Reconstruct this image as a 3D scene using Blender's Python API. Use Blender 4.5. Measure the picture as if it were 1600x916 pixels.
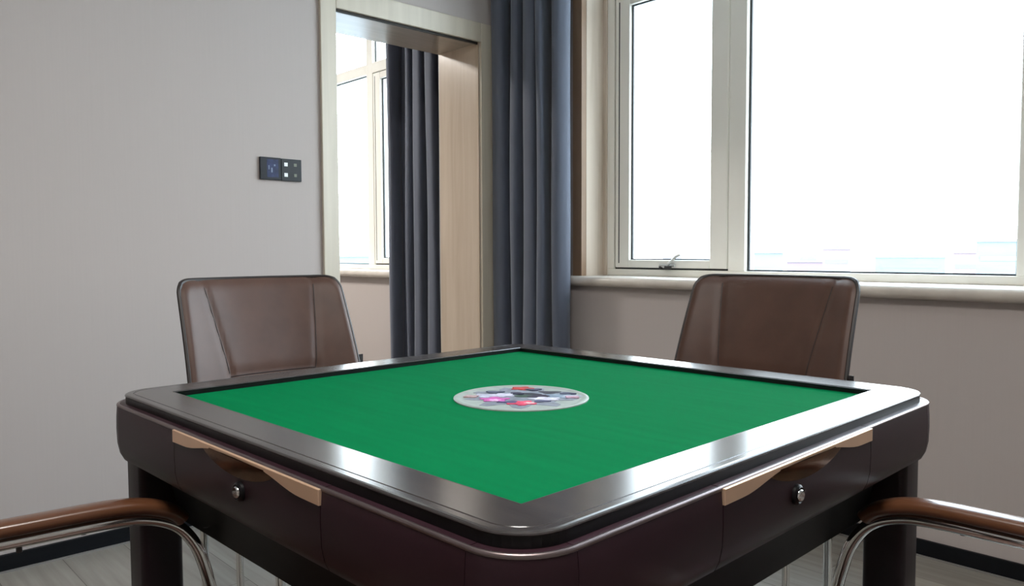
import bpy, bmesh, math, random
from mathutils import Vector, Matrix

# ------------------------------------------------------------------ camera, world, light, exposure
for o in list(bpy.data.objects):
    bpy.data.objects.remove(o, do_unlink=True)
scene = bpy.context.scene
C = scene.collection
PI = math.pi

SKY = 9.5            # overcast sky strength
EXPOSURE = 0.22
FILL = 42.0          # added unseen ceiling fill, watts
FILL_ADJ = 75.0  # same added fill for the adjoining room

cd = bpy.data.cameras.new('camera')
cam = bpy.data.objects.new('camera', cd); C.objects.link(cam)
R_ = Vector((0.68233185, 0.73103122, -0.00407306))
U_ = Vector((-0.03664218, 0.03976468, 0.99853699))
F_ = Vector((-0.73012368, 0.68118435, -0.05391929))
M = Matrix.Identity(4)
for i in range(3):
    M[i][0] = R_[i]; M[i][1] = U_[i]; M[i][2] = -F_[i]
M[0][3], M[1][3], M[2][3] = 2.89506692, -2.72967934, 1.01743991
cam.matrix_world = M
cd.sensor_width = 36.0; cd.sensor_fit = 'HORIZONTAL'; cd.lens = 27.4477
cd.clip_start = 0.02; cd.clip_end = 3000
scene.camera = cam

scene.view_settings.view_transform = 'Standard'
scene.view_settings.look = 'None'
scene.view_settings.exposure = EXPOSURE
scene.view_settings.gamma = 1.0
scene.view_settings.use_curve_mapping = False
scene.cycles.use_denoising = True
scene.cycles.max_bounces = 10
scene.cycles.diffuse_bounces = 6
scene.cycles.transparent_max_bounces = 16
scene.cycles.sample_clamp_indirect = 8.0
scene.cycles.caustics_reflective = False
scene.cycles.caustics_refractive = False

world = bpy.data.worlds.new('overcast_sky'); scene.world = world
world.use_nodes = True
wt = world.node_tree; wt.nodes.clear()
wo = wt.nodes.new('ShaderNodeOutputWorld'); wb = wt.nodes.new('ShaderNodeBackground')
wg = wt.nodes.new('ShaderNodeTexCoord'); wsx = wt.nodes.new('ShaderNodeSeparateXYZ')
wr = wt.nodes.new('ShaderNodeValToRGB')
wr.color_ramp.elements[0].position = 0.0; wr.color_ramp.elements[0].color = (0.93, 0.97, 1.0, 1)
wr.color_ramp.elements[1].position = 0.6; wr.color_ramp.elements[1].color = (0.72, 0.85, 1.0, 1)
wt.links.new(wg.outputs['Generated'], wsx.inputs[0])
wt.links.new(wsx.outputs['Z'], wr.inputs[0])
wt.links.new(wr.outputs[0], wb.inputs[0])
wb.inputs[1].default_value = SKY
wt.links.new(wb.outputs[0], wo.inputs[0])

# ------------------------------------------------------------------ materials
def new_mat(name):
    m = bpy.data.materials.new(name); m.use_nodes = True
    nt = m.node_tree
    return m, nt, nt.nodes['Principled BSDF']

def mat(name, col, rough=0.5, metal=0.0, var=0.06, scale=(20, 20, 20), detail=3.0, bump=0.0, bscale=None, coat=0.0, spec=0.5, sheen=0.0):
    """procedural: base colour varied by object-space noise, optional noise bump"""
    m, nt, b = new_mat(name)
    tc = nt.nodes.new('ShaderNodeTexCoord'); mp = nt.nodes.new('ShaderNodeMapping')
    mp.inputs['Scale'].default_value = scale
    nz = nt.nodes.new('ShaderNodeTexNoise'); nz.inputs['Scale'].default_value = 1.0; nz.inputs['Detail'].default_value = detail
    rp = nt.nodes.new('ShaderNodeValToRGB')
    lo = tuple(max(0, c * (1 - var)) for c in col) + (1,); hi = tuple(min(1, c * (1 + var)) for c in col) + (1,)
    rp.color_ramp.elements[0].position = 0.3; rp.color_ramp.elements[0].color = lo
    rp.color_ramp.elements[1].position = 0.7; rp.color_ramp.elements[1].color = hi
    L = nt.links.new
    L(tc.outputs['Object'], mp.inputs[0]); L(mp.outputs[0], nz.inputs['Vector']); L(nz.outputs['Fac'], rp.inputs[0])
    L(rp.outputs[0], b.inputs['Base Color'])
    b.inputs['Roughness'].default_value = rough; b.inputs['Metallic'].default_value = metal
    b.inputs['Specular IOR Level'].default_value = spec
    b.inputs['Coat Weight'].default_value = coat; b.inputs['Coat Roughness'].default_value = 0.1
    b.inputs['Sheen Weight'].default_value = sheen
    if bump:
        n2 = nt.nodes.new('ShaderNodeTexNoise'); n2.inputs['Detail'].default_value = 4
        m2 = nt.nodes.new('ShaderNodeMapping'); m2.inputs['Scale'].default_value = bscale or scale
        bp = nt.nodes.new('ShaderNodeBump'); bp.inputs['Strength'].default_value = bump; bp.inputs['Distance'].default_value = 0.002
        L(tc.outputs['Object'], m2.inputs[0]); L(m2.outputs[0], n2.inputs['Vector'])
        L(n2.outputs['Fac'], bp.inputs['Height']); L(bp.outputs[0], b.inputs['Normal'])
    return m

def floor_mat():
    m, nt, b = new_mat('grey oak plank floor')
    L = nt.links.new
    tc = nt.nodes.new('ShaderNodeTexCoord')
    br = nt.nodes.new('ShaderNodeTexBrick')
    br.inputs['Scale'].default_value = 1.0; br.inputs['Brick Width'].default_value = 1.2; br.inputs['Row Height'].default_value = 0.19
    br.inputs['Mortar Size'].default_value = 0.0012; br.inputs['Bias'].default_value = 0.0
    br.inputs['Color1'].default_value = (0.27, 0.25, 0.222, 1); br.inputs['Color2'].default_value = (0.335, 0.31, 0.275, 1)
    br.inputs['Mortar'].default_value = (0.12, 0.10, 0.085, 1)
    mp = nt.nodes.new('ShaderNodeMapping'); mp.inputs['Scale'].default_value = (2.2, 38, 1)
    nz = nt.nodes.new('ShaderNodeTexNoise'); nz.inputs['Scale'].default_value = 1.0; nz.inputs['Detail'].default_value = 6
    rp = nt.nodes.new('ShaderNodeValToRGB')
    rp.color_ramp.elements[0].position = 0.3; rp.color_ramp.elements[0].color = (0.72, 0.70, 0.67, 1)
    rp.color_ramp.elements[1].position = 0.7; rp.color_ramp.elements[1].color = (1, 1, 1, 1)
    mx = nt.nodes.new('ShaderNodeMix'); mx.data_type = 'RGBA'; mx.blend_type = 'MULTIPLY'; mx.inputs[0].default_value = 1.0
    L(tc.outputs['Object'], br.inputs['Vector']); L(tc.outputs['Object'], mp.inputs[0]); L(mp.outputs[0], nz.inputs['Vector'])
    L(nz.outputs['Fac'], rp.inputs[0]); L(br.outputs['Color'], mx.inputs[6]); L(rp.outputs[0], mx.inputs[7])
    L(mx.outputs[2], b.inputs['Base Color']); b.inputs['Roughness'].default_value = 0.42
    return m

def wood_mat(name, c1, c2, axis='z', rough=0.4, coat=0.0, freq=26):
    m, nt, b = new_mat(name)
    L = nt.links.new
    tc = nt.nodes.new('ShaderNodeTexCoord'); mp = nt.nodes.new('ShaderNodeMapping')
    s = {'x': (1.4, freq, freq), 'y': (freq, 1.4, freq), 'z': (freq, freq, 1.4)}[axis]
    mp.inputs['Scale'].default_value = s
    nz = nt.nodes.new('ShaderNodeTexNoise'); nz.inputs['Scale'].default_value = 1.0; nz.inputs['Detail'].default_value = 5; nz.inputs['Distortion'].default_value = 0.6
    rp = nt.nodes.new('ShaderNodeValToRGB')
    rp.color_ramp.elements[0].position = 0.3; rp.color_ramp.elements[0].color = c1 + (1,)
    rp.color_ramp.elements[1].position = 0.7; rp.color_ramp.elements[1].color = c2 + (1,)
    L(tc.outputs['Object'], mp.inputs[0]); L(mp.outputs[0], nz.inputs['Vector']); L(nz.outputs['Fac'], rp.inputs[0])
    L(rp.outputs[0], b.inputs['Base Color']); b.inputs['Roughness'].default_value = rough
    b.inputs['Coat Weight'].default_value = coat; b.inputs['Coat Roughness'].default_value = 0.12
    return m

def wallpaper_mat():
    m, nt, b = new_mat('vertical weave wallpaper')
    L = nt.links.new
    tc = nt.nodes.new('ShaderNodeTexCoord'); mp = nt.nodes.new('ShaderNodeMapping'); mp.inputs['Scale'].default_value = (160, 160, 3)
    nz = nt.nodes.new('ShaderNodeTexNoise'); nz.inputs['Scale'].default_value = 1.0; nz.inputs['Detail'].default_value = 4
    rp = nt.nodes.new('ShaderNodeValToRGB')
    rp.color_ramp.elements[0].position = 0.25; rp.color_ramp.elements[0].color = (0.462, 0.414, 0.394, 1)
    rp.color_ramp.elements[1].position = 0.75; rp.color_ramp.elements[1].color = (0.473, 0.424, 0.404, 1)
    bp = nt.nodes.new('ShaderNodeBump'); bp.inputs['Strength'].default_value = 0.05; bp.inputs['Distance'].default_value = 0.001
    L(tc.outputs['Object'], mp.inputs[0]); L(mp.outputs[0], nz.inputs['Vector']); L(nz.outputs['Fac'], rp.inputs[0])
    L(rp.outputs[0], b.inputs['Base Color']); L(nz.outputs['Fac'], bp.inputs['Height']); L(bp.outputs[0], b.inputs['Normal'])
    b.inputs['Roughness'].default_value = 0.75; b.inputs['Specular IOR Level'].default_value = 0.25
    return m

def glass_mat():
    m = bpy.data.materials.new('clear window glass'); m.use_nodes = True
    nt = m.node_tree; nt.nodes.clear()
    out = nt.nodes.new('ShaderNodeOutputMaterial'); tr = nt.nodes.new('ShaderNodeBsdfTransparent'); gl = nt.nodes.new('ShaderNodeBsdfGlossy')
    lw = nt.nodes.new('ShaderNodeLayerWeight'); lw.inputs[0].default_value = 0.5
    pw = nt.nodes.new('ShaderNodeMath'); pw.operation = 'POWER'; pw.inputs[1].default_value = 5.0
    fr = nt.nodes.new('ShaderNodeMath'); fr.operation = 'MULTIPLY_ADD'; fr.inputs[1].default_value = 0.6; fr.inputs[2].default_value = 0.03
    nt.links.new(lw.outputs['Facing'], pw.inputs[0]); nt.links.new(pw.outputs[0], fr.inputs[0])
    mx = nt.nodes.new('ShaderNodeMixShader')
    tr.inputs[0].default_value = (0.96, 0.985, 0.98, 1); gl.inputs['Roughness'].default_value = 0.0
    nt.links.new(fr.outputs[0], mx.inputs[0]); nt.links.new(tr.outputs[0], mx.inputs[1]); nt.links.new(gl.outputs[0], mx.inputs[2])
    nt.links.new(mx.outputs[0], out.inputs[0])
    return m

MT = {}
MT['wall'] = wallpaper_mat()
MT['ceiling'] = mat('white ceiling paint', (0.8, 0.79, 0.77), 0.8, var=0.02)
MT['floor'] = floor_mat()
MT['base'] = mat('black skirting', (0.004, 0.005, 0.007), 0.5, var=0.2, spec=0.2)
MT['base_shade_line'] = mat('grey skirting shadow line', (0.22, 0.21, 0.20), 0.5)
MT['casing'] = wood_mat('pale cream wood casing', (0.52, 0.465, 0.375), (0.60, 0.54, 0.44), 'z', 0.35)
MT['lining'] = wood_mat('pale oak laminate', (0.50, 0.40, 0.31), (0.60, 0.50, 0.40), 'z', 0.22, 0.3, 18)
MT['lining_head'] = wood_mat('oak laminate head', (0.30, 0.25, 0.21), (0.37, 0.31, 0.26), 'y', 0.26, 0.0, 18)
MT['gap_shade'] = mat('dark shadow gap strip', (0.02, 0.016, 0.012), 0.6)
MT['jamb'] = wood_mat('brown wood window casing', (0.20, 0.125, 0.075), (0.27, 0.175, 0.11), 'z', 0.4)
MT['jamb_lining'] = wood_mat('light wood window lining', (0.52, 0.44, 0.36), (0.62, 0.53, 0.44), 'z', 0.25, 0.4)
MT['frame'] = mat('cream aluminium window frame', (0.86, 0.845, 0.78), 0.4, var=0.03, scale=(8, 8, 1))
MT['gasket'] = mat('black window gasket', (0.02, 0.025, 0.03), 0.5)
MT['glass'] = glass_mat()
MT['sill'] = mat('cream stone sill', (0.60, 0.55, 0.49), 0.25, var=0.08, scale=(14, 14, 14), coat=0.3)
MT['curtain'] = mat('slate blue curtain cloth', (0.088, 0.102, 0.142), 0.7, var=0.06, scale=(60, 60, 4), bump=0.25, bscale=(600, 600, 200), sheen=0.25)
MT['rim'] = wood_mat('dark glossy table frame', (0.030, 0.026, 0.026), (0.055, 0.048, 0.047), 'x', 0.19, 0.0, 70)
MT['rim_y'] = wood_mat('dark glossy table frame cross grain', (0.030, 0.026, 0.026), (0.055, 0.048, 0.047), 'y', 0.26, 0.25, 70)
MT['black'] = mat('black plastic', (0.004, 0.004, 0.005), 0.4, var=0.1, spec=0.3)
MT['body'] = mat('dark burgundy lacquer', (0.027, 0.011, 0.016), 0.36, var=0.12, scale=(9, 9, 9), spec=0.25)
MT['glint'] = mat('satin plum edge highlight', (0.22, 0.175, 0.175), 0.34, 0.9)
MT['leg'] = mat('dark plum lacquer leg', (0.014, 0.007, 0.010), 0.35, var=0.1, spec=0.3)
MT['under'] = mat('black underbody', (0.009, 0.009, 0.010), 0.5, var=0.1, spec=0.2)
MT['felt'] = mat('green baize', (0.0, 0.150, 0.048), 0.95, var=0.05, scale=(5, 60, 5), bump=0.4, bscale=(900, 900, 900), spec=0.03)
MT['gold'] = mat('brushed rose gold', (0.92, 0.63, 0.43), 0.34, 0.65, var=0.03)
MT['bronze'] = mat('bronze scoop', (0.30, 0.16, 0.09), 0.18, 1.0, var=0.25, scale=(30, 30, 60))
MT['chrome'] = mat('polished chrome', (0.78, 0.78, 0.77), 0.08, 1.0, var=0.02)
MT['leather'] = mat('brown leather', (0.084, 0.044, 0.032), 0.38, var=0.12, scale=(12, 12, 12), spec=0.33, bump=0.2, bscale=(260, 260, 260))
MT['piping'] = mat('dark brown piping', (0.016, 0.010, 0.009), 0.5)
MT['seam'] = mat('dark seam thread', (0.028, 0.016, 0.014), 0.6)
MT['armwood'] = wood_mat('chestnut gloss arm pad', (0.085, 0.033, 0.015), (0.135, 0.053, 0.024), 'x', 0.28, 0.4, 40)
MT['tag'] = mat('black woven tag', (0.015, 0.012, 0.012), 0.7)
MT['plate'] = mat('milky centre plate', (0.29, 0.335, 0.32), 0.5, spec=0.15, var=0.1, scale=(60, 60, 60))
MT['swdark'] = mat('black glass switch', (0.010, 0.012, 0.018), 0.4, var=0.2, spec=0.25)
MT['swblue'] = mat('dark blue display', (0.018, 0.028, 0.085), 0.4, var=0.3, scale=(60, 60, 60), spec=0.25)
MT['swgrey'] = mat('charcoal switch plate', (0.024, 0.027, 0.032), 0.45, spec=0.25)
MT['swwhite'] = mat('white switch key', (0.85, 0.87, 0.9), 0.4)
MT['swgreen'] = mat('dull olive key mark', (0.14, 0.155, 0.11), 0.4)
MT['handle'] = mat('silver window handle', (0.55, 0.55, 0.53), 0.3, 0.8)
MT['handle_dark'] = mat('dark handle pivot', (0.06, 0.06, 0.06), 0.4, 0.5)
MT['metal_white'] = mat('white panel and rail metal', (0.8, 0.8, 0.8), 0.5)

# ------------------------------------------------------------------ helpers
def obj(name, bm, m, parent=None, smooth=False, kind=None, label=None, bevel=0.0, recalc=True):
    if recalc:
        bmesh.ops.recalc_face_normals(bm, faces=bm.faces[:])
    me = bpy.data.meshes.new(name); bm.to_mesh(me); bm.free()
    o = bpy.data.objects.new(name, me); C.objects.link(o)
    me.materials.append(m)
    if smooth:
        for p in me.polygons: p.use_smooth = True
        try:
            me.set_sharp_from_angle(angle=math.radians(40))
        except Exception:
            pass
    if parent: o.parent = parent
    if kind: o['kind'] = kind
    if label: o['label'] = label
    if bevel:
        md = o.modifiers.new('bevel', 'BEVEL'); md.width = bevel; md.segments = 2; md.limit_method = 'ANGLE'
    return o

def thing(name, label, cat, loc=(0, 0, 0), rotz=0.0, group=None):
    o = bpy.data.objects.new(name, None); C.objects.link(o)
    o.empty_display_size = 0.05
    o.location = loc; o.rotation_euler = (0, 0, rotz); o['label'] = label; o['category'] = cat
    if group: o['group'] = group
    return o

def tag(o, label, cat, group=None):
    o['label'] = label; o['category'] = cat
    if group: o['group'] = group
    return o

def box(bm, x0, x1, y0, y1, z0, z1):
    v = [bm.verts.new((x, y, z)) for x in (x0, x1) for y in (y0, y1) for z in (z0, z1)]
    for f in ((0, 1, 3, 2), (4, 6, 7, 5), (0, 4, 5, 1), (2, 3, 7, 6), (0, 2, 6, 4), (1, 5, 7, 3)):
        bm.faces.new([v[i] for i in f])

def boxes(*bs):
    bm = bmesh.new()
    for b in bs: box(bm, *b)
    return bm

def catmull(pts, n=8, closed=False):
    P = [Vector(p) for p in pts]; out = []
    N = len(P)
    rng = range(N if closed else N - 1)
    for i in rng:
        p0 = P[i - 1] if (closed or i > 0) else P[0] * 2 - P[1]
        p1 = P[i]; p2 = P[(i + 1) % N]
        p3 = P[(i + 2) % N] if (closed or i + 2 < N) else P[-1] * 2 - P[-2]
        for k in range(n):
            t = k / n
            out.append(0.5 * ((2 * p1) + (-p0 + p2) * t + (2 * p0 - 5 * p1 + 4 * p2 - p3) * t * t + (-p0 + 3 * p1 - 3 * p2 + p3) * t ** 3))
    if not closed: out.append(P[-1])
    return out

def tube(bm, pts, section, up=Vector((0, 1, 0)), closed=False):
    """sweep a closed 2-D section (list of (a, b)) along 3-D points; a lies along side, b along normal"""
    pts = [Vector(p) for p in pts]; rings = []
    n = len(pts)
    for i, p in enumerate(pts):
        if closed: t = pts[(i + 1) % n] - pts[i - 1]
        else: t = pts[min(i + 1, n - 1)] - pts[max(i - 1, 0)]
        t.normalize()
        s = up - t * up.dot(t); s.normalize()
        b = t.cross(s)
        rings.append([bm.verts.new(p + s * a + b * c) for a, c in section])
    k = len(section)
    for i in range(n if closed else n - 1):
        A, B = rings[i], rings[(i + 1) % n]
        for j in range(k):
            bm.faces.new((A[j], A[(j + 1) % k], B[(j + 1) % k], B[j]))
    if not closed:
        bm.faces.new(rings[0][::-1]); bm.faces.new(rings[-1])

def circ(r, n=12, ry=None):
    ry = ry or r
    return [(r * math.cos(2 * PI * i / n), ry * math.sin(2 * PI * i / n)) for i in range(n)]

def prism(bm, poly, z0, z1, f=lambda x, y, z: (x, y, z)):
    a = [bm.verts.new(f(x, y, z0)) for x, y in poly]; b = [bm.verts.new(f(x, y, z1)) for x, y in poly]
    n = len(poly)
    for i in range(n): bm.faces.new((a[i], a[(i + 1) % n], b[(i + 1) % n], b[i]))
    bm.faces.new(a[::-1]); bm.faces.new(b)

def lathe(bm, prof, n=32):
    rings = []
    for r, z in prof:
        if r < 1e-6: rings.append([bm.verts.new((0, 0, z))])
        else: rings.append([bm.verts.new((r * math.cos(2 * PI * i / n), r * math.sin(2 * PI * i / n), z)) for i in range(n)])
    for A, B in zip(rings, rings[1:]):
        for i in range(n):
            j = (i + 1) % n
            q = [A[0], B[i], B[j]] if len(A) == 1 else ([A[i], A[j], B[0]] if len(B) == 1 else [A[i], A[j], B[j], B[i]])
            bm.faces.new(q)

# ------------------------------------------------------------------ the room shell
XR, YF, H = 5.2, -5.0, 2.75          # our room: x 0..XR, y YF..0
XA = -4.2                            # adjoining room's far wall
T = 0.298                            # partition thickness
WT = 0.30                            # window wall thickness
OY1, OY0 = -0.2405, -1.0249          # opening in the partition
OZ = 2.0232
WX0, WX1 = 0.459, 3.28               # window in our room
AX0, AX1 = -3.20, -0.83              # window in the adjoining room
SZ, WZ1 = 0.90, 2.64

bm = boxes((XA - .2, XR + .2, YF - .2, WT, -0.12, 0.0)); obj('floor', bm, MT['floor'], kind='structure')
bm = boxes((XA - .2, XR + .2, YF - .2, WT, H, H + .12)); obj('ceiling', bm, MT['ceiling'], kind='structure')
bm = boxes((-T, 0, YF, OY0 - .001, 0, H), (-T, 0, OY1 + .001, 0, 0, H), (-T, 0, OY0 - .001, OY1 + .001, OZ + .001, H))
obj('wall_left', bm, MT['wall'], kind='structure')
bm = boxes((XA, AX0, 0, WT, 0, H), (AX1, WX0 - .056, 0, WT, 0, H), (WX1, XR, 0, WT, 0, H),
           (AX0, AX1, 0, WT, 0, SZ - .05), (WX0 - .056, WX1, 0, WT, 0, SZ - .05),
           (AX0, AX1, 0, WT, WZ1, H), (WX0 - .056, WX1, 0, WT, WZ1, H))
obj('wall_right', bm, MT['wall'], kind='structure')
obj('wall_back', boxes((XR, XR + .2, YF, WT, 0, H)), MT['wall'], kind='structure')
obj('wall_front', boxes((XA - .2, XR + .2, YF - .2, YF, 0, H)), MT['wall'], kind='structure')
obj('wall_far', boxes((XA - .2, XA, YF, WT, 0, H)), MT['wall'], kind='structure')

# skirting
def skirting(name, b, lip):
    o = obj(name, boxes(b), MT['base'], kind='structure', bevel=0.002)
    obj('skirting_shadow_line', boxes(lip), MT['base_shade_line'], o)  # grey strip painting the shadow line along the floor
skirting('baseboard_left', (0, .012, YF, OY0 - .075, 0.006, .057), (0, .016, YF, OY0 - .075, 0, .006))
skirting('baseboard_right', (.015, XR, -.012, 0, 0.006, .057), (.015, XR, -.016, 0, 0, .006))
obj('baseboard_far', boxes((XA, -T, -.012, 0, 0, .057)), MT['base'], kind='structure')

# opening casing and lining
CW = .074
bm = boxes((0, .016, OY0 - CW, OY0 - .001, 0, OZ + .086), (0, .016, OY1 + .001, OY1 + CW, 0, OZ + .086))
o = obj('trim_1', bm, MT['casing'], kind='structure', bevel=0.003)
bm = boxes((0, .016, OY0 - .001, OY1 + .001, OZ - .004, OZ + .086))
obj('casing_head', bm, MT['casing'], o, bevel=0.003)
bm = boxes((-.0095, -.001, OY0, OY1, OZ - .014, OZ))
obj('head_gap_shade', bm, MT['gap_shade'], o)  # dark strip painting the shade in the gap behind the casing head
bm = boxes((-T - .004, 0, OY1 - .006, OY1, 0, OZ), (-T - .004, 0, OY0, OY0 + .006, 0, OZ))
o = obj('trim_2', bm, MT['lining'], kind='structure')
obj('lining_head', boxes((-T - .004, -.010, OY0 + .006, OY1 - .006, OZ - .008, OZ)), MT['lining_head'], o)
bm = boxes((-T - .016, -T - .004, OY0 - CW, OY0 + .001, 0, OZ + .086), (-T - .016, -T - .004, OY1 - .001, OY1 + CW, 0, OZ + .086),
           (-T - .016, -T - .004, OY0 - CW, OY1 + CW, OZ - .001, OZ + .086))
obj('rear_casing', bm, MT['casing'], o)

# window jamb casing (brown front strip, light lining)
o = obj('trim_3', boxes((WX0 - .056, WX0, -.014, .020, SZ - .004, WZ1)), MT['jamb'], kind='structure', bevel=0.002)
obj('jamb_lining', boxes((WX0 - .056, WX0, .020, .148, SZ - .004, WZ1)), MT['jamb_lining'], o)
obj('jamb_bead', boxes((WX0 - .02, WX0 + .019, .138, .150, SZ, WZ1)), MT['jamb_lining'], o, bevel=0.002)

def sill(name, x0, x1):
    # slab with a half-round nose, overhanging the wall face
    prof = [(.16, SZ - .048), (.16, SZ)]
    for k in range(9):
        a = PI / 2 + PI * k / 8
        prof.append((-.028 + .022 * math.cos(a), SZ - .022 + .022 * math.sin(a)))
    prof += [(-.018, SZ - .048)]
    bm = bmesh.new()
    prism(bm, prof, x0, x1, lambda y, z, x: (x, y, z))
    return obj(name, bm, MT['sill'], smooth=True, kind='structure')
sill('trim_4', WX0 - .075, WX1 + .04)
sill('trim_5', AX0 - .04, AX1 + .02)

# windows
def window(name, x0, x1, posts, sashes, panes, parent_lab=None):
    """frame with vertical posts; sashes are opening casements, panes fixed lights"""
    y0, y1 = .150, .215
    TZ0, TZ1 = 2.188, 2.255
    bs = [(x0, x1, y0, y1, SZ, SZ + .030), (x0, x1, y0, y1, WZ1 - .05, WZ1)]
    bs += [(a, b, y0, y1, SZ + .030, WZ1 - .05) for a, b in posts]
    gaps = [(posts[i][1], posts[i + 1][0]) for i in range(len(posts) - 1)]
    bs += [(a, b, y0, y1, TZ0, TZ1) for a, b in gaps]
    w = obj(name, boxes(*bs), MT['frame'], kind='structure', bevel=0.003)
    for (a, b) in gaps:       # upper lights
        g = obj('upper_pane', boxes((a, b, .182, .188, TZ1, WZ1 - .05)), MT['glass'], w)
        obj('pane_gasket', boxes((a, b, .176, .180, TZ1, TZ1 + .007), (a, a + .007, .176, .180, TZ1 + .007, WZ1 - .05), (b - .007, b, .176, .180, TZ1 + .007, WZ1 - .05)), MT['gasket'], w)
    for i, (a, b) in enumerate(gaps):
        z0, z1 = SZ + .030, TZ0
        if i in sashes:
            za, zb = z0 + .008, z1 - .006
            sa, sb = a + .010, b - .005
            st = .082
            s = obj('casement_sash', boxes((sa, sa + st, .147, .200, za, zb), (sb - st, sb, .147, .200, za, zb),
                          (sa + st, sb - st, .147, .200, za, za + .036), (sa + st, sb - st, .147, .200, zb - .042, zb)), MT['frame'], w, bevel=0.004)
            obj('reveal_seal', boxes((a, sa, .162, .180, z0, z1), (sa, b, .162, .180, z0, za), (sa, b, .162, .180, zb, z1)), MT['gasket'], w)
            obj('sash_pane', boxes((sa + st, sb - st, .174, .180, za + .036, zb - .042)), MT['glass'], s)
            obj('sash_groove', boxes((sa + .020, sa + .0255, .1462, .148, za + .02, zb - .02)), MT['gasket'], s)
            g0, g1 = sa + st, sb - st
            obj('pane_gasket', boxes((g0, g0 + .008, .164, .172, za + .036, zb - .042), (g1 - .006, g1, .164, .172, za + .036, zb - .042),
                                     (g0 + .008, g1 - .006, .164, .172, za + .036, za + .041), (g0 + .008, g1 - .006, .164, .172, zb - .048, zb - .042)), MT['gasket'], s)
            # casement fastener on the bottom rail: plate, pivot, lever
            hx = sa + .30
            h = obj('window_handle', boxes((hx - .04, hx + .045, .135, .147, za + .004, za + .016)), MT['handle'], s, bevel=0.003)
            bmh = bmesh.new(); tube(bmh, [(hx + .012, .127, za + .012), (hx + .030, .123, za + .026), (hx + .062, .121, za + .052), (hx + .085, .121, za + .062)], circ(.0055, 10))
            obj('handle_lever', bmh, MT['handle'], h, smooth=True)
            obj('handle_pivot', boxes((hx - .002, hx + .030, .123, .136, za - .004, za + .010)), MT['handle_dark'], h, bevel=0.002)
            obj('handle_foot', boxes((hx - .036, hx - .026, .131, .145, za - .002, za + .008)), MT['handle_dark'], h)
        else:
            obj('fixed_pane', boxes((a, b, .182, .188, z0, z1)), MT['glass'], w)
            obj('pane_gasket', boxes((a, a + .009, .172, .181, z0, z1), (b - .006, b, .172, .181, z0, z1),
                                     (a + .009, b - .006, .172, .181, z0, z0 + .006), (a + .009, b - .006, .172, .181, z1 - .006, z1)), MT['gasket'], w)
    return w

window('window_1', WX0, WX1, [(WX0, .517), (1.128, 1.205), (2.170, 2.245), (3.21, WX1)], {0}, None)
window('window_2', AX0, AX1, [(AX0, AX0 + .06), (-2.36, -2.28), (-1.60, -1.53), (-.89, AX1)], {2}, None)

# ------------------------------------------------------------------ mahjong table
TBX, TBY, TROT = 1.94211695, -1.82142469, 0.024424
table = thing('mahjong_table', 'square automatic mahjong table with green baize top and dark burgundy body', 'table', (TBX, TBY, 0), TROT)
A, B = 0.490, 0.419
ZT = 0.780
RC = 0.055

def rounded_path(a, r, n=10):
    """points round a rounded square, anticlockwise, with the running (side, u) description"""
    out = []
    for q in range(4):
        ang = q * PI / 2
        cx, cy = a - r, a - r
        for k in range(n + 1):
            t = k / n * PI / 2
            x, y = cx + r * math.cos(t), cy + r * math.sin(t)
            out.append((x * math.cos(ang) - y * math.sin(ang), x * math.sin(ang) + y * math.cos(ang)))
    return out

def rotq(p, q):
    x, y = p[0], p[1]
    for _ in range(q): x, y = -y, x
    return (x, y) + tuple(p[2:])

# rim: one frame with rounded outer corners and a square inner opening
bm = bmesh.new()
base = rounded_path(A, RC, 28)
def inset(d):
    return rounded_path(A - d, RC - d, 28)
rings = []
for d, z in [(0.004, .7762), (0.0004, .7766), (0.0, .7775), (0.0006, .7788), (0.0022, .7797), (0.005, ZT), (0.013, ZT), (0.0137, .7794), (0.0145, .7794), (0.0152, ZT)]:
    rings.append([bm.verts.new(p + (z,)) for p in inset(d)])
NR = len(base)
for a_, b_ in zip(rings, rings[1:]):
    for i in range(NR): bm.faces.new((a_[i], a_[(i + 1) % NR], b_[(i + 1) % NR], b_[i]))
inn = {}
def iv(x, y, z):
    k = (round(x, 5), round(y, 5), z)
    if k not in inn: inn[k] = bm.verts.new((x, y, z))
    return inn[k]
top = rings[-1]
for i in range(NR):
    j = (i + 1) % NR
    (x0, y0), (x1, y1) = base[i], base[j]
    c0 = iv(math.copysign(B + .002, x0), math.copysign(B + .002, y0), ZT); c1 = iv(math.copysign(B + .002, x1), math.copysign(B + .002, y1), ZT)
    if c0 is c1: bm.faces.new((top[i], top[j], c0))
    else:
        bm.faces.new((top[i], top[j], c1, c0))
        d0 = iv(math.copysign(B, x0), math.copysign(B, y0), .7788); d1 = iv(math.copysign(B, x1), math.copysign(B, y1), .7788)
        e0 = iv(math.copysign(B, x0), math.copysign(B, y0), .767); e1 = iv(math.copysign(B, x1), math.copysign(B, y1), .767)
        bm.faces.new((c0, c1, d1, d0)); bm.faces.new((d0, d1, e1, e0))
obj('frame_rim', bm, MT['rim'], table)
# black recessed band under the rim
bm = bmesh.new()
tube(bm, [p + (.766,) for p in rounded_path(A - .001, RC)], [(-.0018, -.03), (-.0018, .0), (.0108, .0), (.0108, -.03)], up=Vector((0, 0, 1)), closed=True)
obj('black_band', bm, MT['black'], table)
# slim round strip added to give the highlight line on the body's top edge
bm = bmesh.new()
tube(bm, [p + (.7632,) for p in rounded_path(A + .0098, RC + .0098, 20)], circ(.0030, 10), up=Vector((0, 0, 1)), closed=True)
obj('edge_glint', bm, MT['glint'], table, smooth=True)
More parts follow.
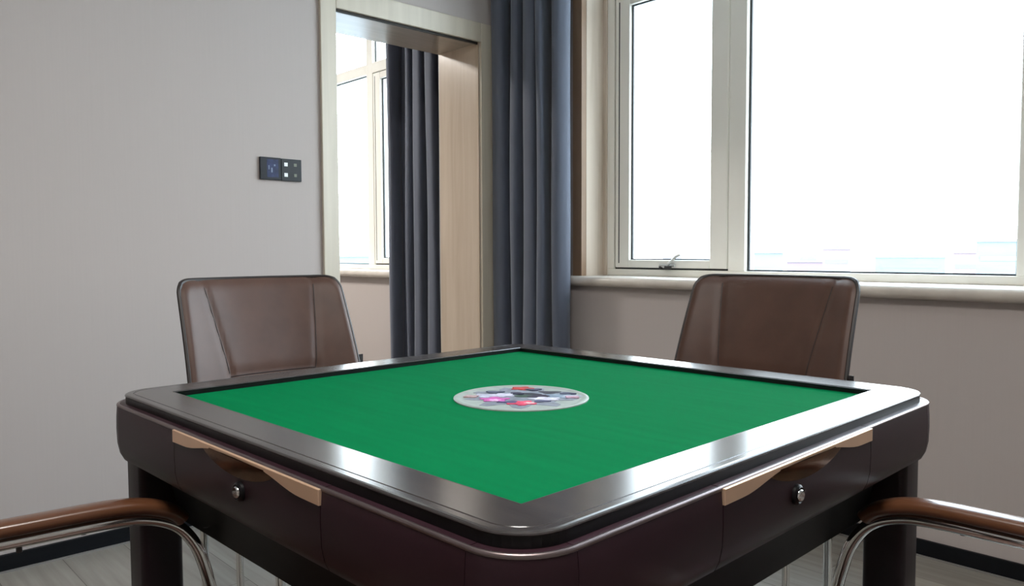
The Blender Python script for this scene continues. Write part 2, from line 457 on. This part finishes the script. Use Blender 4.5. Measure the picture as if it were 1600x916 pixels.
# inner lip (dark wall around the felt)
bm = bmesh.new()
sq = [(B, -B), (B, B), (-B, B), (-B, -B)]
for i in range(4):
    p, q_ = sq[i], sq[(i + 1) % 4]
    a_ = [bm.verts.new(p + (z,)) for z in (.7645, .7788)]; b_ = [bm.verts.new(q_ + (z,)) for z in (.7645, .7788)]
    bm.faces.new((a_[0], b_[0], b_[1], a_[1]))
bmesh.ops.remove_doubles(bm, verts=bm.verts[:], dist=1e-5)
bmesh.ops.solidify(bm, geom=bm.faces[:], thickness=0.0015)
obj('inner_lip', bm, MT['black'], table)
obj('felt', boxes((-B + .001, B - .001, -B + .001, B - .001, .755, .7705)), MT['felt'], table)

# centre disc
disc = bmesh.new(); lathe(disc, [(0, .7712), (.098, .7716), (.1035, .7722), (.106, .7732), (.111, .7732), (.1135, .7722), (.1135, .766), (0, .766)], 64)
CX, CY = .012, -.011
for v in disc.verts: v.co.x += CX; v.co.y += CY
disc_o = obj('centre_disc', disc, MT['plate'], table, smooth=True)
def petal(name, cx, cy, r, col, seed, squash=1.0, rot=0.0, lobes=5, z=.7722):
    random.seed(seed)
    bm = bmesh.new(); poly = []
    for k in range(40):
        t = 2 * PI * k / 40
        rr = r * (1 + .22 * math.cos(lobes * t + seed))
        x, y = rr * math.cos(t), rr * squash * math.sin(t)
        poly.append((cx + x * math.cos(rot) - y * math.sin(rot), cy + x * math.sin(rot) + y * math.cos(rot)))
    prism(bm, poly, .7710, z)
    key = 'print_%d' % (hash(col) % 99999)
    if key not in MT: MT[key] = mat('printed ' + name, tuple(c * .8 for c in col), 0.5, var=0.25, scale=(90, 90, 90), spec=0.15)
    obj(name, bm, MT[key], disc_o)
D45 = PI / 4
pr = [  # (name, u, v, r, colour, squash, rot, lobes)
    ('printed_field', .012, -.011, .080, (.24, .27, .33), 1.0, 0, 9),
    ('printed_leaf', .000, .018, .024, (.035, .035, .05), .40, D45, 2),
    ('printed_leaf', .010, .000, .022, (.05, .09, .07), .45, D45, 2),
    ('printed_leaf', .032, .022, .030, (.04, .03, .06), .35, D45, 2),
    ('printed_leaf', .016, .055, .018, (.05, .05, .07), .7, D45, 3),
    ('printed_leaf', .055, .045, .026, (.24, .32, .42), .8, D45, 5),
    ('printed_leaf', .068, .054, .016, (.42, .47, .58), .7, D45, 5),
    ('printed_petal', -.040, -.045, .020, (.50, .52, .66), .8, D45, 5),
    ('printed_petal', -.022, -.020, .017, (.62, .62, .78), .8, D45, 5),
    ('printed_petal', .052, .004, .024, (.66, .66, .80), .6, D45, 5),
    ('printed_flower', -.005, -.056, .022, (.62, .14, .46), .8, D45, 5),
    ('printed_flower', .002, -.062, .009, (.90, .45, .80), .8, D45, 5),
    ('printed_flower', -.044, .048, .018, (.55, .07, .07), .8, D45, 5),
    ('printed_flower', .050, -.048, .021, (.72, .08, .16), .8, D45, 5),
    ('printed_flower', .060, -.040, .008, (.95, .55, .60), .8, D45, 5),
    ('printed_leaf', .030, -.058, .016, (.10, .09, .20), .5, D45, 3),
    ('printed_leaf', -.020, .052, .014, (.07, .07, .12), .6, D45, 3),
    ('printed_leaf', -.052, -.012, .015, (.10, .12, .18), .6, D45, 3),
    ('printed_leaf', .062, -.014, .013, (.12, .13, .22), .6, D45, 3),
    ('printed_leaf', .048, .066, .013, (.08, .09, .15), .6, D45, 3),
    ('printed_leaf', -.014, .006, .012, (.05, .05, .09), .6, D45, 2),
    ('printed_petal', .076, .046, .012, (.55, .36, .46), .7, D45, 4),
    ('printed_petal', -.050, -.068, .012, (.58, .42, .44), .7, D45, 4),
]
for i, (nm, u, v, r, col, sq_, rt, lb) in enumerate(pr):
    petal(nm, u, v, r, col, i + 1, sq_, rt, lb, .7719 + .00008 * i)

# apron: profile swept round the rounded square, split at the seams
AP = [(-.012, .7652), (.0095, .7652), (.0115, .7640), (.0122, .7615), (.0135, .745), (.0140, .725), (.0130, .700), (.0095, .683), (.004, .672), (-.006, .667), (-.020, .665), (-.050, .664)]
def apron_path(q):
    """one quarter: from the middle of the +x side round the (+,+) corner to the middle of the +y side"""
    pts = [(A, y) for y in (0, .10, .2, .3, .4)]
    m = A - RC
    for k in range(13):
        t = k / 12 * PI / 2
        pts.append((m + RC * math.cos(t), m + RC * math.sin(t)))
    pts += [(x, A) for x in (.4, .3, .2, .10, 0)]
    nrm = []
    for (x, y) in pts:
        if x >= m and y >= m: l = math.hypot(x - m, y - m); nrm.append(((x - m) / l, (y - m) / l))
        elif x >= A - 1e-6: nrm.append((1, 0))
        else: nrm.append((0, 1))
    return pts, nrm
def apron_piece(name, pts, nrm, q, m):
    bm = bmesh.new(); rings = []
    for (x, y), (nx, ny) in zip(pts, nrm):
        rings.append([bm.verts.new(rotq((x + nx * d, y + ny * d, z), q)) for d, z in AP])
    k = len(AP)
    for a_, b_ in zip(rings, rings[1:]):
        for j in range(k): bm.faces.new((a_[j], a_[(j + 1) % k], b_[(j + 1) % k], b_[j]))
    bm.faces.new(rings[0][::-1]); bm.faces.new(rings[-1])
    return obj(name, bm, m, table, smooth=True)
G = .0009
BU = {0: -.030, 1: 0.0, 2: 0.0, 3: .010}     # where each push button sits along its side
def gold_shape(bm, front, back):
    """bow-shaped strip: deep at both ends, thin in the middle. x = along the side, z = height"""
    top, bot = [], []
    for k in range(33):
        u = -.2 + .4 * k / 32
        a = abs(u) / .2
        q_ = min(1.0, max(0.0, (a - .30) / .50)); d = .0040 + .0118 * q_ * q_ * (3 - 2 * q_) + .0022 * a
        top.append((u, .7640)); bot.append((u, .7640 - d))
    poly = bot + top[::-1]
    prism(bm, poly, back, front, lambda u, z, o: (o, u, z))
def scoop_shape(bm):
    # shallow curved finger recess under the middle of the strip
    rows = []
    for j in range(5):
        row = []
        for k in range(21):
            u = -.105 + .21 * k / 20
            w = max(0.0, 1 - (u / .105) ** 2)
            zt = .7602; zb = .7602 - .0235 * w ** 0.8 - .0004
            z = zt + (zb - zt) * j / 4
            off = .0146 + .0030 * math.sin(PI * (1 - j / 4) * .5) * w
            row.append(bm.verts.new((A + off, u, z)))
        rows.append(row)
    for a_, b_ in zip(rows, rows[1:]):
        for k in range(20): bm.faces.new((a_[k], a_[k + 1], b_[k + 1], b_[k]))
    bmesh.ops.solidify(bm, geom=bm.faces[:], thickness=0.0015)
for q in range(4):
    # drawer front on the +x side between the seams
    pts = [(A, -.2 + G), (A, -.1), (A, 0), (A, .1), (A, .2 - G)]
    d = apron_piece('drawer_front', pts, [(1, 0)] * 5, q, MT['body'])
    bm = bmesh.new(); gold_shape(bm, A + .0160, A + .008)
    for v in bm.verts: v.co = Vector(rotq(tuple(v.co), q))
    obj('gold_trim', bm, MT['gold'], d, bevel=0.0008)
    bm = bmesh.new(); scoop_shape(bm)
    for v in bm.verts: v.co = Vector(rotq(tuple(v.co), q))
    obj('finger_scoop', bm, MT['bronze'], d, smooth=True)
    # round push button
    bm = bmesh.new(); lathe(bm, [(0, .0215), (.0062, .0215), (.0072, .0205), (.0078, .016), (.0078, .012), (0, .012)], 24)
    for v in bm.verts: v.co = Vector(rotq((A + v.co.z, v.co.x + BU[q], .720 + v.co.y), q))
    obj('push_button', bm, MT['chrome'], d, smooth=True)
    bm = bmesh.new(); lathe(bm, [(.0082, .012), (.0082, .0185), (.0098, .0195), (.0125, .0172), (.0130, .012)], 28)
    for v in bm.verts: v.co = Vector(rotq((A + v.co.z, v.co.x + BU[q], .720 + v.co.y), q))
    obj('button_ring', bm, MT['black'], d, smooth=True)
    pts, nrm = apron_path(q)
    m = A - RC
    # flank, corner, flank
    side1 = [((A, .2 + G), (1, 0)), ((A, .3), (1, 0)), ((A, .4), (1, 0)), ((A, m - G), (1, 0))]
    corner = [(p, n_) for p, n_ in zip(pts, nrm) if p[0] >= m - 1e-6 and p[1] >= m - 1e-6]
    side2 = [((m - G, A), (0, 1)), ((.4, A), (0, 1)), ((.3, A), (0, 1)), ((.2 + G, A), (0, 1))]
    for nm, s in (('side_panel', side1), ('corner_panel', corner), ('side_panel', side2)):
        apron_piece(nm, [p for p, _ in s], [n_ for _, n_ in s], q, MT['body'])
# underbody
bm = bmesh.new()
tiers = [(.462, .7635), (.455, .664), (.440, .646), (.428, .616), (.422, .590), (.416, .560), (.411, .556)]
rings = [[bm.verts.new((x, y, z)) for x, y in rounded_path(a, .012, 6)] for a, z in tiers]
n = len(rings[0])
for a_, b_ in zip(rings, rings[1:]):
    for i in range(n): bm.faces.new((a_[i], a_[(i + 1) % n], b_[(i + 1) % n], b_[i]))
bm.faces.new(rings[0]); bm.faces.new(rings[-1][::-1])
obj('underbody', bm, MT['under'], table, smooth=True)
# legs
for sx in (-1, 1):
    for sy in (-1, 1):
        bm = bmesh.new(); h = .0345; r = .012
        poly = [(sx * .4455 + x, sy * .4455 + y) for x, y in rounded_path(h, r, 5)]
        prism(bm, poly, .012, .665)
        lg = obj('leg', bm, MT['leg'], table, smooth=True)
        bm = bmesh.new(); lathe(bm, [(0, 0), (.026, 0), (.027, .003), (.027, .012), (0, .012)], 24)
        for v in bm.verts: v.co.x += sx * .4455; v.co.y += sy * .4455
        obj('foot_pad', bm, MT['black'], lg)

# ------------------------------------------------------------------ chairs
def back_pt(w, h, off=0.0):
    """point on the front of the backrest. w in -1..1 across, h height 0..1; off along the surface normal"""
    z0, z1 = .455, .945
    half = .250 - .019 * h
    y = half * w
    x = -.255 - .150 * h ** 1.05 + .056 * abs(w) ** 2.8 + .015 * math.sin(PI * h)
    z = z0 + (z1 - z0) * h
    nx, nz = math.cos(.30), math.sin(.30)
    return Vector((x + nx * off, y, z + nz * off))
def seam_w(h): return .70 - .36 * (1 - h)      # side seams run inwards towards the seat
def puff_at(w, h):
    edge = max(0.0, min(1.0, (1 - abs(w)) / .10) * min(1.0, (1 - h) / .07))
    p = .016 * (1 - (1 - edge) ** 2.4)
    sw = seam_w(h)
    p -= .005 * math.exp(-((abs(w) - sw) / .035) ** 2)
    if h > .02: p -= .006 * math.exp(-((h - .48) / .03) ** 2) * (1 if abs(w) < sw else math.exp(-((abs(w) - sw) / .03) ** 2))
    return p

def make_chair(label, loc, rz):
    t = thing('office_chair', label, 'chair', loc, rz, 'chairs round the table')
    # backrest cushion: grid front and back with rounded top corners
    bm = bmesh.new(); NW, NH = 56, 40
    front, rear = [], []
    for j in range(NH + 1):
        fr, rr_ = [], []
        for i in range(NW + 1):
            w = -1 + 2 * i / NW; h = j / NH
            ww = w
            rc_h, rc_w = .075, .12
            if h > 1 - rc_h:
                s = (h - (1 - rc_h)) / rc_h
                ww = w * (1 - rc_w * (1 - math.sqrt(max(0, 1 - s * s))))
            fr.append(bm.verts.new(back_pt(ww, h, puff_at(ww if abs(w) < .9 else w, h))))
            edge = max(0.0, min(1.0, (1 - abs(w)) / .10) * min(1.0, (1 - h) / .07))
            rr_.append(bm.verts.new(back_pt(ww, h, -.020 - .012 * (1 - (1 - edge) ** 2))))
        front.append(fr); rear.append(rr_)
    for j in range(NH):
        for i in range(NW):
            bm.faces.new((front[j][i], front[j][i + 1], front[j + 1][i + 1], front[j + 1][i]))
            bm.faces.new((rear[j][i], rear[j + 1][i], rear[j + 1][i + 1], rear[j][i + 1]))
    for j in range(NH):
        bm.faces.new((front[j][0], front[j + 1][0], rear[j + 1][0], rear[j][0]))
        bm.faces.new((front[j][NW], rear[j][NW], rear[j + 1][NW], front[j + 1][NW]))
    for i in range(NW):
        bm.faces.new((front[NH][i], front[NH][i + 1], rear[NH][i + 1], rear[NH][i]))
        bm.faces.new((front[0][i], rear[0][i], rear[0][i + 1], front[0][i + 1]))
    back = obj('backrest', bm, MT['leather'], t, smooth=True)
    # piping round the outline
    outl = [back_pt(-1, h, -.004) for h in (0, .12, .25, .4, .55, .7, .82, .90)]
    for k in range(1, 7):
        s = k / 7; outl.append(back_pt(-(1 - .12 * (1 - math.sqrt(1 - s * s))), .925 + .075 * s, -.004))
    outl += [back_pt(w, 1.0, -.004) for w in (-.85, -.6, -.3, 0, .3, .6, .85)]
    for k in range(6, 0, -1):
        s = k / 7; outl.append(back_pt(1 - .12 * (1 - math.sqrt(1 - s * s)), .925 + .075 * s, -.004))
    outl += [back_pt(1, h, -.004) for h in (.90, .82, .7, .55, .4, .25, .12, 0)]
    bm = bmesh.new(); tube(bm, catmull(outl, 4), circ(.0062, 8), up=Vector((1, 0, .35)))
    obj('piping', bm, MT['piping'], back, smooth=True)
    for s in (-1, 1):
        pts = [back_pt(s * seam_w(h), h, puff_at(s * seam_w(h), h) + .0005) for h in [.20 + .0395 * k for k in range(20)]]
        bm = bmesh.new(); tube(bm, pts, circ(.0016, 6), up=Vector((1, 0, .35)))
        obj('seam', bm, MT['seam'], back, smooth=True)
    pts = [back_pt(w, .48, puff_at(w, .48) + .0005) for w in [seam_w(.48) * (-1 + k / 10) for k in range(21)]]
    bm = bmesh.new(); tube(bm, pts, circ(.0016, 6), up=Vector((1, 0, .35)))
    obj('seam', bm, MT['seam'], back, smooth=True)
    # small black tag on the left-hand edge seen from the front
    p = back_pt(1.0, .515, -.006)
    bm = bmesh.new(); box(bm, p.x - .0015, p.x + .0015, p.y - .002, p.y + .0185, p.z - .014, p.z + .014)
    obj('side_tag', bm, MT['tag'], back)
    # seat cushion
    bm = bmesh.new(); N = 18
    def seat_ring(sc, z, lift):
        ring = []
        for k in range(48):
            a = 2 * PI * k / 48; e = .42
            cx = math.copysign(abs(math.cos(a)) ** e, math.cos(a)); cy = math.copysign(abs(math.sin(a)) ** e, math.sin(a))
            x = .005 + .225 * sc * cx; y = .235 * sc * cy
            zz = z - (.028 * max(0, (x - .12) / .11) ** 2 if x > .12 else 0) + lift * 0
            ring.append(bm.verts.new((x, y, zz)))
        return ring
    rs = [seat_ring(.90, .405, 0), seat_ring(.98, .410, 0), seat_ring(1.0, .425, 0), seat_ring(1.0, .445, 0), seat_ring(.97, .462, 0), seat_ring(.88, .472, 0), seat_ring(.6, .476, 0), seat_ring(.2, .474, 0)]
    for a_, b_ in zip(rs, rs[1:]):
        for i in range(48): bm.faces.new((a_[i], a_[(i + 1) % 48], b_[(i + 1) % 48], b_[i]))
    bm.faces.new(rs[0][::-1]); bm.faces.new(rs[-1])
    obj('seat', bm, MT['leather'], t, smooth=True)
    # chrome sled side frames with arm
    for s in (-1, 1):
        y = s * .262
        path = [(-.275, y * .97, .620), (-.15, y, .619), (-.02, y, .618), (.09, y, .617), (.145, y, .611), (.190, y, .590), (.217, y, .554), (.232, y, .51), (.243, y, .455), (.250, y, .36), (.252, y, .24), (.252, y, .10), (.246, y, .045), (.222, y, .016), (.18, y, .0105), (.05, y, .0105), (-.12, y, .0105), (-.24, y, .0105)]
        bm = bmesh.new(); tube(bm, catmull(path, 6), circ(.0095, 14), up=Vector((0, 1, 0)))
        fr = obj('side_frame', bm, MT['chrome'], t, smooth=True)
        bm = bmesh.new(); tube(bm, catmull([(-.135, y, .0105), (-.135, y, .2), (-.135, y, .36), (-.125, y * .985, .392), (-.10, y * .93, .402), (-.06, y * .80, .402)], 6), circ(.0095, 14), up=Vector((0, 1, .02)))
        obj('rear_upright', bm, MT['chrome'], fr, smooth=True)
        bm = bmesh.new(); tube(bm, catmull([(.10, y, .0105), (.085, y, .12), (.05, y * .985, .30), (.04, y * .95, .395), (.02, y * .85, .402)], 6), circ(.0080, 12), up=Vector((0, 1, .02)))
        obj('strut', bm, MT['chrome'], fr, smooth=True)
        for px, z0, z1 in ((-.10, .608, .633), (.06, .608, .633), (-.02, .602, .612)):
            bm = bmesh.new(); tube(bm, [(px, y, z0), (px, y, z1)], circ(.004, 8), up=Vector((0, 1, 0)))
            obj('arm_screw', bm, MT['handle_dark'], fr)
        # arm pad
        sec = [(.020 * math.copysign(abs(math.cos(a)) ** .7, math.cos(a)), .0115 * math.copysign(abs(math.sin(a)) ** .8, math.sin(a))) for a in [2 * PI * k / 16 for k in range(16)]]
        pp = catmull([(-.235, y, .639), (-.15, y, .6395), (-.02, y, .639), (.09, y, .638), (.140, y, .632), (.174, y, .620), (.190, y, .609), (.197, y, .601)], 6)
        bm = bmesh.new(); tube(bm, pp, sec, up=Vector((0, 1, 0)))
        obj('arm_pad', bm, MT['armwood'], fr, smooth=True)
        bm = bmesh.new(); tube(bm, [(-.275, y * .97, .620), (-.300, y * .955, .623), (-.322, y * .90, .628)], circ(.0085, 10), up=Vector((0, 1, 0)))
        obj('back_bracket', bm, MT['chrome'], fr, smooth=True)
    bm = bmesh.new(); tube(bm, [(-.06, -.215, .398), (-.06, .215, .398)], circ(.009, 10), up=Vector((0, 0, 1))); tube(bm, [(.02, -.225, .398), (.02, .225, .398)], circ(.009, 10), up=Vector((0, 0, 1)))
    obj('seat_bar', bm, MT['chrome'], t, smooth=True)
    return t

make_chair('brown leather chair facing out from the plain left wall, behind the table', (1.210, -1.765, 0), 0.0)
make_chair('brown leather chair standing in front of the large bright window', (1.850, -1.160, 0), -PI / 2)
make_chair('chair of which only a chrome framed brown arm shows, at the left photo edge', (1.912, -2.500, 0), PI / 2 - .055)
make_chair('chair of which only a chrome framed brown arm shows, at the right photo edge', (2.592, -1.772, 0), PI)

# ------------------------------------------------------------------ curtains
def curtain(name, label, pts, z0, z1, n=10):
    bm = bmesh.new(); path = catmull([(x, y, 0) for x, y in pts], n)
    zs = [z0 + (z1 - z0) * k / 14 for k in range(15)]
    rows = []
    random.seed(5)
    ph = [random.uniform(0, 6.28) for _ in path]
    for z in zs:
        row = []
        for i, p in enumerate(path):
            k = i / len(path)
            sway = .004 * math.sin(z * 1.9 + k * 9) + .003 * math.sin(z * 3.7 + k * 23)
            row.append(bm.verts.new((p.x + sway * .6, min(p.y + sway * .6, -.012), z)))
        rows.append(row)
    for a_, b_ in zip(rows, rows[1:]):
        for i in range(len(a_) - 1): bm.faces.new((a_[i], a_[i + 1], b_[i + 1], b_[i]))
    o = obj(name, bm, MT['curtain'], smooth=False, recalc=False)
    for p in o.data.polygons: p.use_smooth = True
    md = o.modifiers.new('thickness', 'SOLIDIFY'); md.thickness = .0022; md.offset = 0
    tag(o, label, 'curtain', 'slate blue curtains')
    return o
curtain('curtain', 'slate blue drawn back curtain between the doorway and the large window',
        [(.012, -.100), (.014, -.150), (.030, -.182), (.070, -.190), (.100, -.175), (.098, -.130), (.075, -.100), (.100, -.095), (.135, -.130), (.158, -.178), (.180, -.188), (.200, -.175), (.190, -.120), (.135, -.078),
         (.165, -.085), (.215, -.145), (.245, -.182), (.275, -.190), (.305, -.178), (.290, -.130), (.235, -.080), (.265, -.090), (.300, -.145), (.326, -.178), (.345, -.185), (.363, -.172), (.352, -.120), (.318, -.052), (.336, -.036), (.362, -.064),
         (.385, -.128), (.408, -.152), (.436, -.142), (.455, -.108), (.450, -.080), (.436, -.068)], .015, 2.7345)
curtain('curtain', 'slate blue curtain seen through the doorway, in the next room',
        [(-.950, -.070), (-.930, -.120), (-.885, -.170), (-.850, -.188), (-.832, -.172), (-.848, -.115), (-.872, -.076), (-.840, -.070), (-.775, -.110), (-.740, -.150), (-.722, -.156), (-.710, -.140), (-.728, -.090), (-.708, -.082), (-.684, -.130), (-.668, -.152), (-.640, -.158), (-.610, -.145), (-.635, -.085), (-.610, -.075),
         (-.575, -.125), (-.548, -.150), (-.520, -.158), (-.485, -.145), (-.510, -.085), (-.485, -.075), (-.450, -.130), (-.430, -.150), (-.400, -.150), (-.375, -.110), (-.360, -.060)], .015, 2.7345)
for nm, x0, x1 in (('curtain_rail', .02, 3.5), ('curtain_rail', -3.4, -.33)):
    r = obj(nm, boxes((x0, x1, -.12, -.06, 2.735, H)), MT['metal_white'])
    tag(r, 'white ceiling rail above the ' + ('large window' if x0 > 0 else 'window of the next room'), 'curtain rail')

# ------------------------------------------------------------------ wall switch
sw = thing('wall_switch', 'black two gang switch panel on the left wall beside the doorway', 'switch', (0, -1.279, 1.3425))
obj('display_panel', boxes((.0, .011, -.0875, -.0010, -.0435, .0435)), MT['swdark'], sw, bevel=0.0015)
obj('button_panel', boxes((.0, .010, .0010, .0875, -.0445, .0425)), MT['swgrey'], sw, bevel=0.0015)
bm = bmesh.new(); box(bm, .0108, .0114, -.060, -.012, -.034, .036)
dp = obj('screen', bm, MT['swblue'], sw)
bm = bmesh.new()
box(bm, .0112, .0118, -.043, -.037, -.015, .003); box(bm, .0112, .0118, -.031, -.025, .010, .017); box(bm, .0112, .0118, -.054, -.050, -.004, .012)
obj('display_marks', bm, mat('pale blue display digits', (.14, .18, .30), .3), dp)
for yy, zz, m_ in ((.020, .020, 'swwhite'), (.020, -.021, 'swwhite'), (.060, .020, 'swgreen'), (.060, -.021, 'swgreen')):
    h = .0072 if m_ == 'swwhite' else .006
    obj('key', boxes((.0098, .0112, yy - h, yy + h, zz - h, zz + h)), MT[m_], sw)

# ------------------------------------------------------------------ added fill panels (unseen, on the ceilings above the frame)
def fill_panel(loc, watts, label):
    t = thing('ceiling_fill', label, 'added fill light', loc)
    obj('housing', boxes((-.31, .31, -.31, .31, -.012, 0)), MT['metal_white'], t, bevel=0.002)
    m, nt, b = new_mat('fill panel diffuser'); b.inputs['Emission Color'].default_value = (1, .955, .90, 1); b.inputs['Emission Strength'].default_value = 2.0
    obj('diffuser', boxes((-.29, .29, -.29, .29, -.016, -.012)), m, t)
    ld = bpy.data.lights.new('fill_lamp', 'AREA'); ld.energy = watts; ld.size = .56; ld.color = (1, .955, .90)
    lo = bpy.data.objects.new('fill_lamp', ld); C.objects.link(lo); lo.parent = t; lo.location = (0, 0, -.02)
    return t
fill_panel((2.6, -2.6, H), FILL, 'added unseen fill panel on the ceiling above the mahjong table')
fill_panel((-2.0, -1.6, H), FILL_ADJ, 'added unseen fill panel on the ceiling of the next room')

# ------------------------------------------------------------------ the city outside
obj('ground', boxes((-1500, 1500, 6, 2500, -22.5, -22.0)), mat('pale hazy city ground', (.50, .52, .52), .9, var=.1, scale=(.03, .03, .03)), kind='structure')
MT['bld1'] = mat('pale blue tower wall', (.150, .190, .205), .8, var=.05, scale=(.1, .1, .3))
MT['bld2'] = mat('pale pink block wall', (.205, .155, .178), .8, var=.05, scale=(.1, .1, .3))
MT['bldroof'] = mat('pale roof', (.20, .20, .21), .8)
MT['bldwin'] = mat('dull window glass', (.14, .16, .18), .5)
def building(px, dist, w, dep, h, m, label):
    # px: where it stands along the horizon as seen from the room
    dx = (px - 800) / 1219.9
    d = Vector((R_.x * dx + F_.x, R_.y * dx + F_.y, 0)); d.normalize()
    p = Vector((2.9, -2.7, 0)) + d * dist
    t = thing('building', label, 'building', (p.x, p.y, -22.0), math.atan2(d.y, d.x))
    obj('wall', boxes((0, dep, -w / 2, w / 2, 0, h)), MT[m], t)
    obj('roof', boxes((-.4, dep + .4, -w / 2 - .4, w / 2 + .4, h, h + .7), (dep * .3, dep * .7, -w * .2, w * .2, h + .7, h + 3.0)), MT['bldroof'], t)
    nf = max(3, int(h / 4.5))
    for k in range(nf):
        z = 2 + k * (h - 3) / nf
        obj('window_band', boxes((-.12, 0, -w * .42, w * .42, z, z + 1.5)), MT['bldwin'], t)
building(1200, 240, 8, 14, 22, 'bld1', 'pale blue hazy block low in the window beside the window post')
building(1262, 330, 16, 16, 18, 'bld2', 'low pinkish hazy building just left of the tallest pink one')
building(1306, 300, 9, 14, 23, 'bld2', 'pink hazy block outside above the chair by the window')
building(1420, 420, 30, 18, 19, 'bld1', 'long faint building low on the horizon behind the large pane')
building(1512, 330, 10, 14, 21.5, 'bld2', 'faint pinkish block near the right end of the large pane')
building(1562, 260, 12, 14, 25, 'bld1', 'tallest pale blue block at the right end of the large pane')
building(1050, 380, 22, 18, 18, 'bld1', 'faint distant building behind the casement handle')
building(552, 300, 12, 14, 21, 'bld1', 'faint pale block seen through the doorway and the next room')
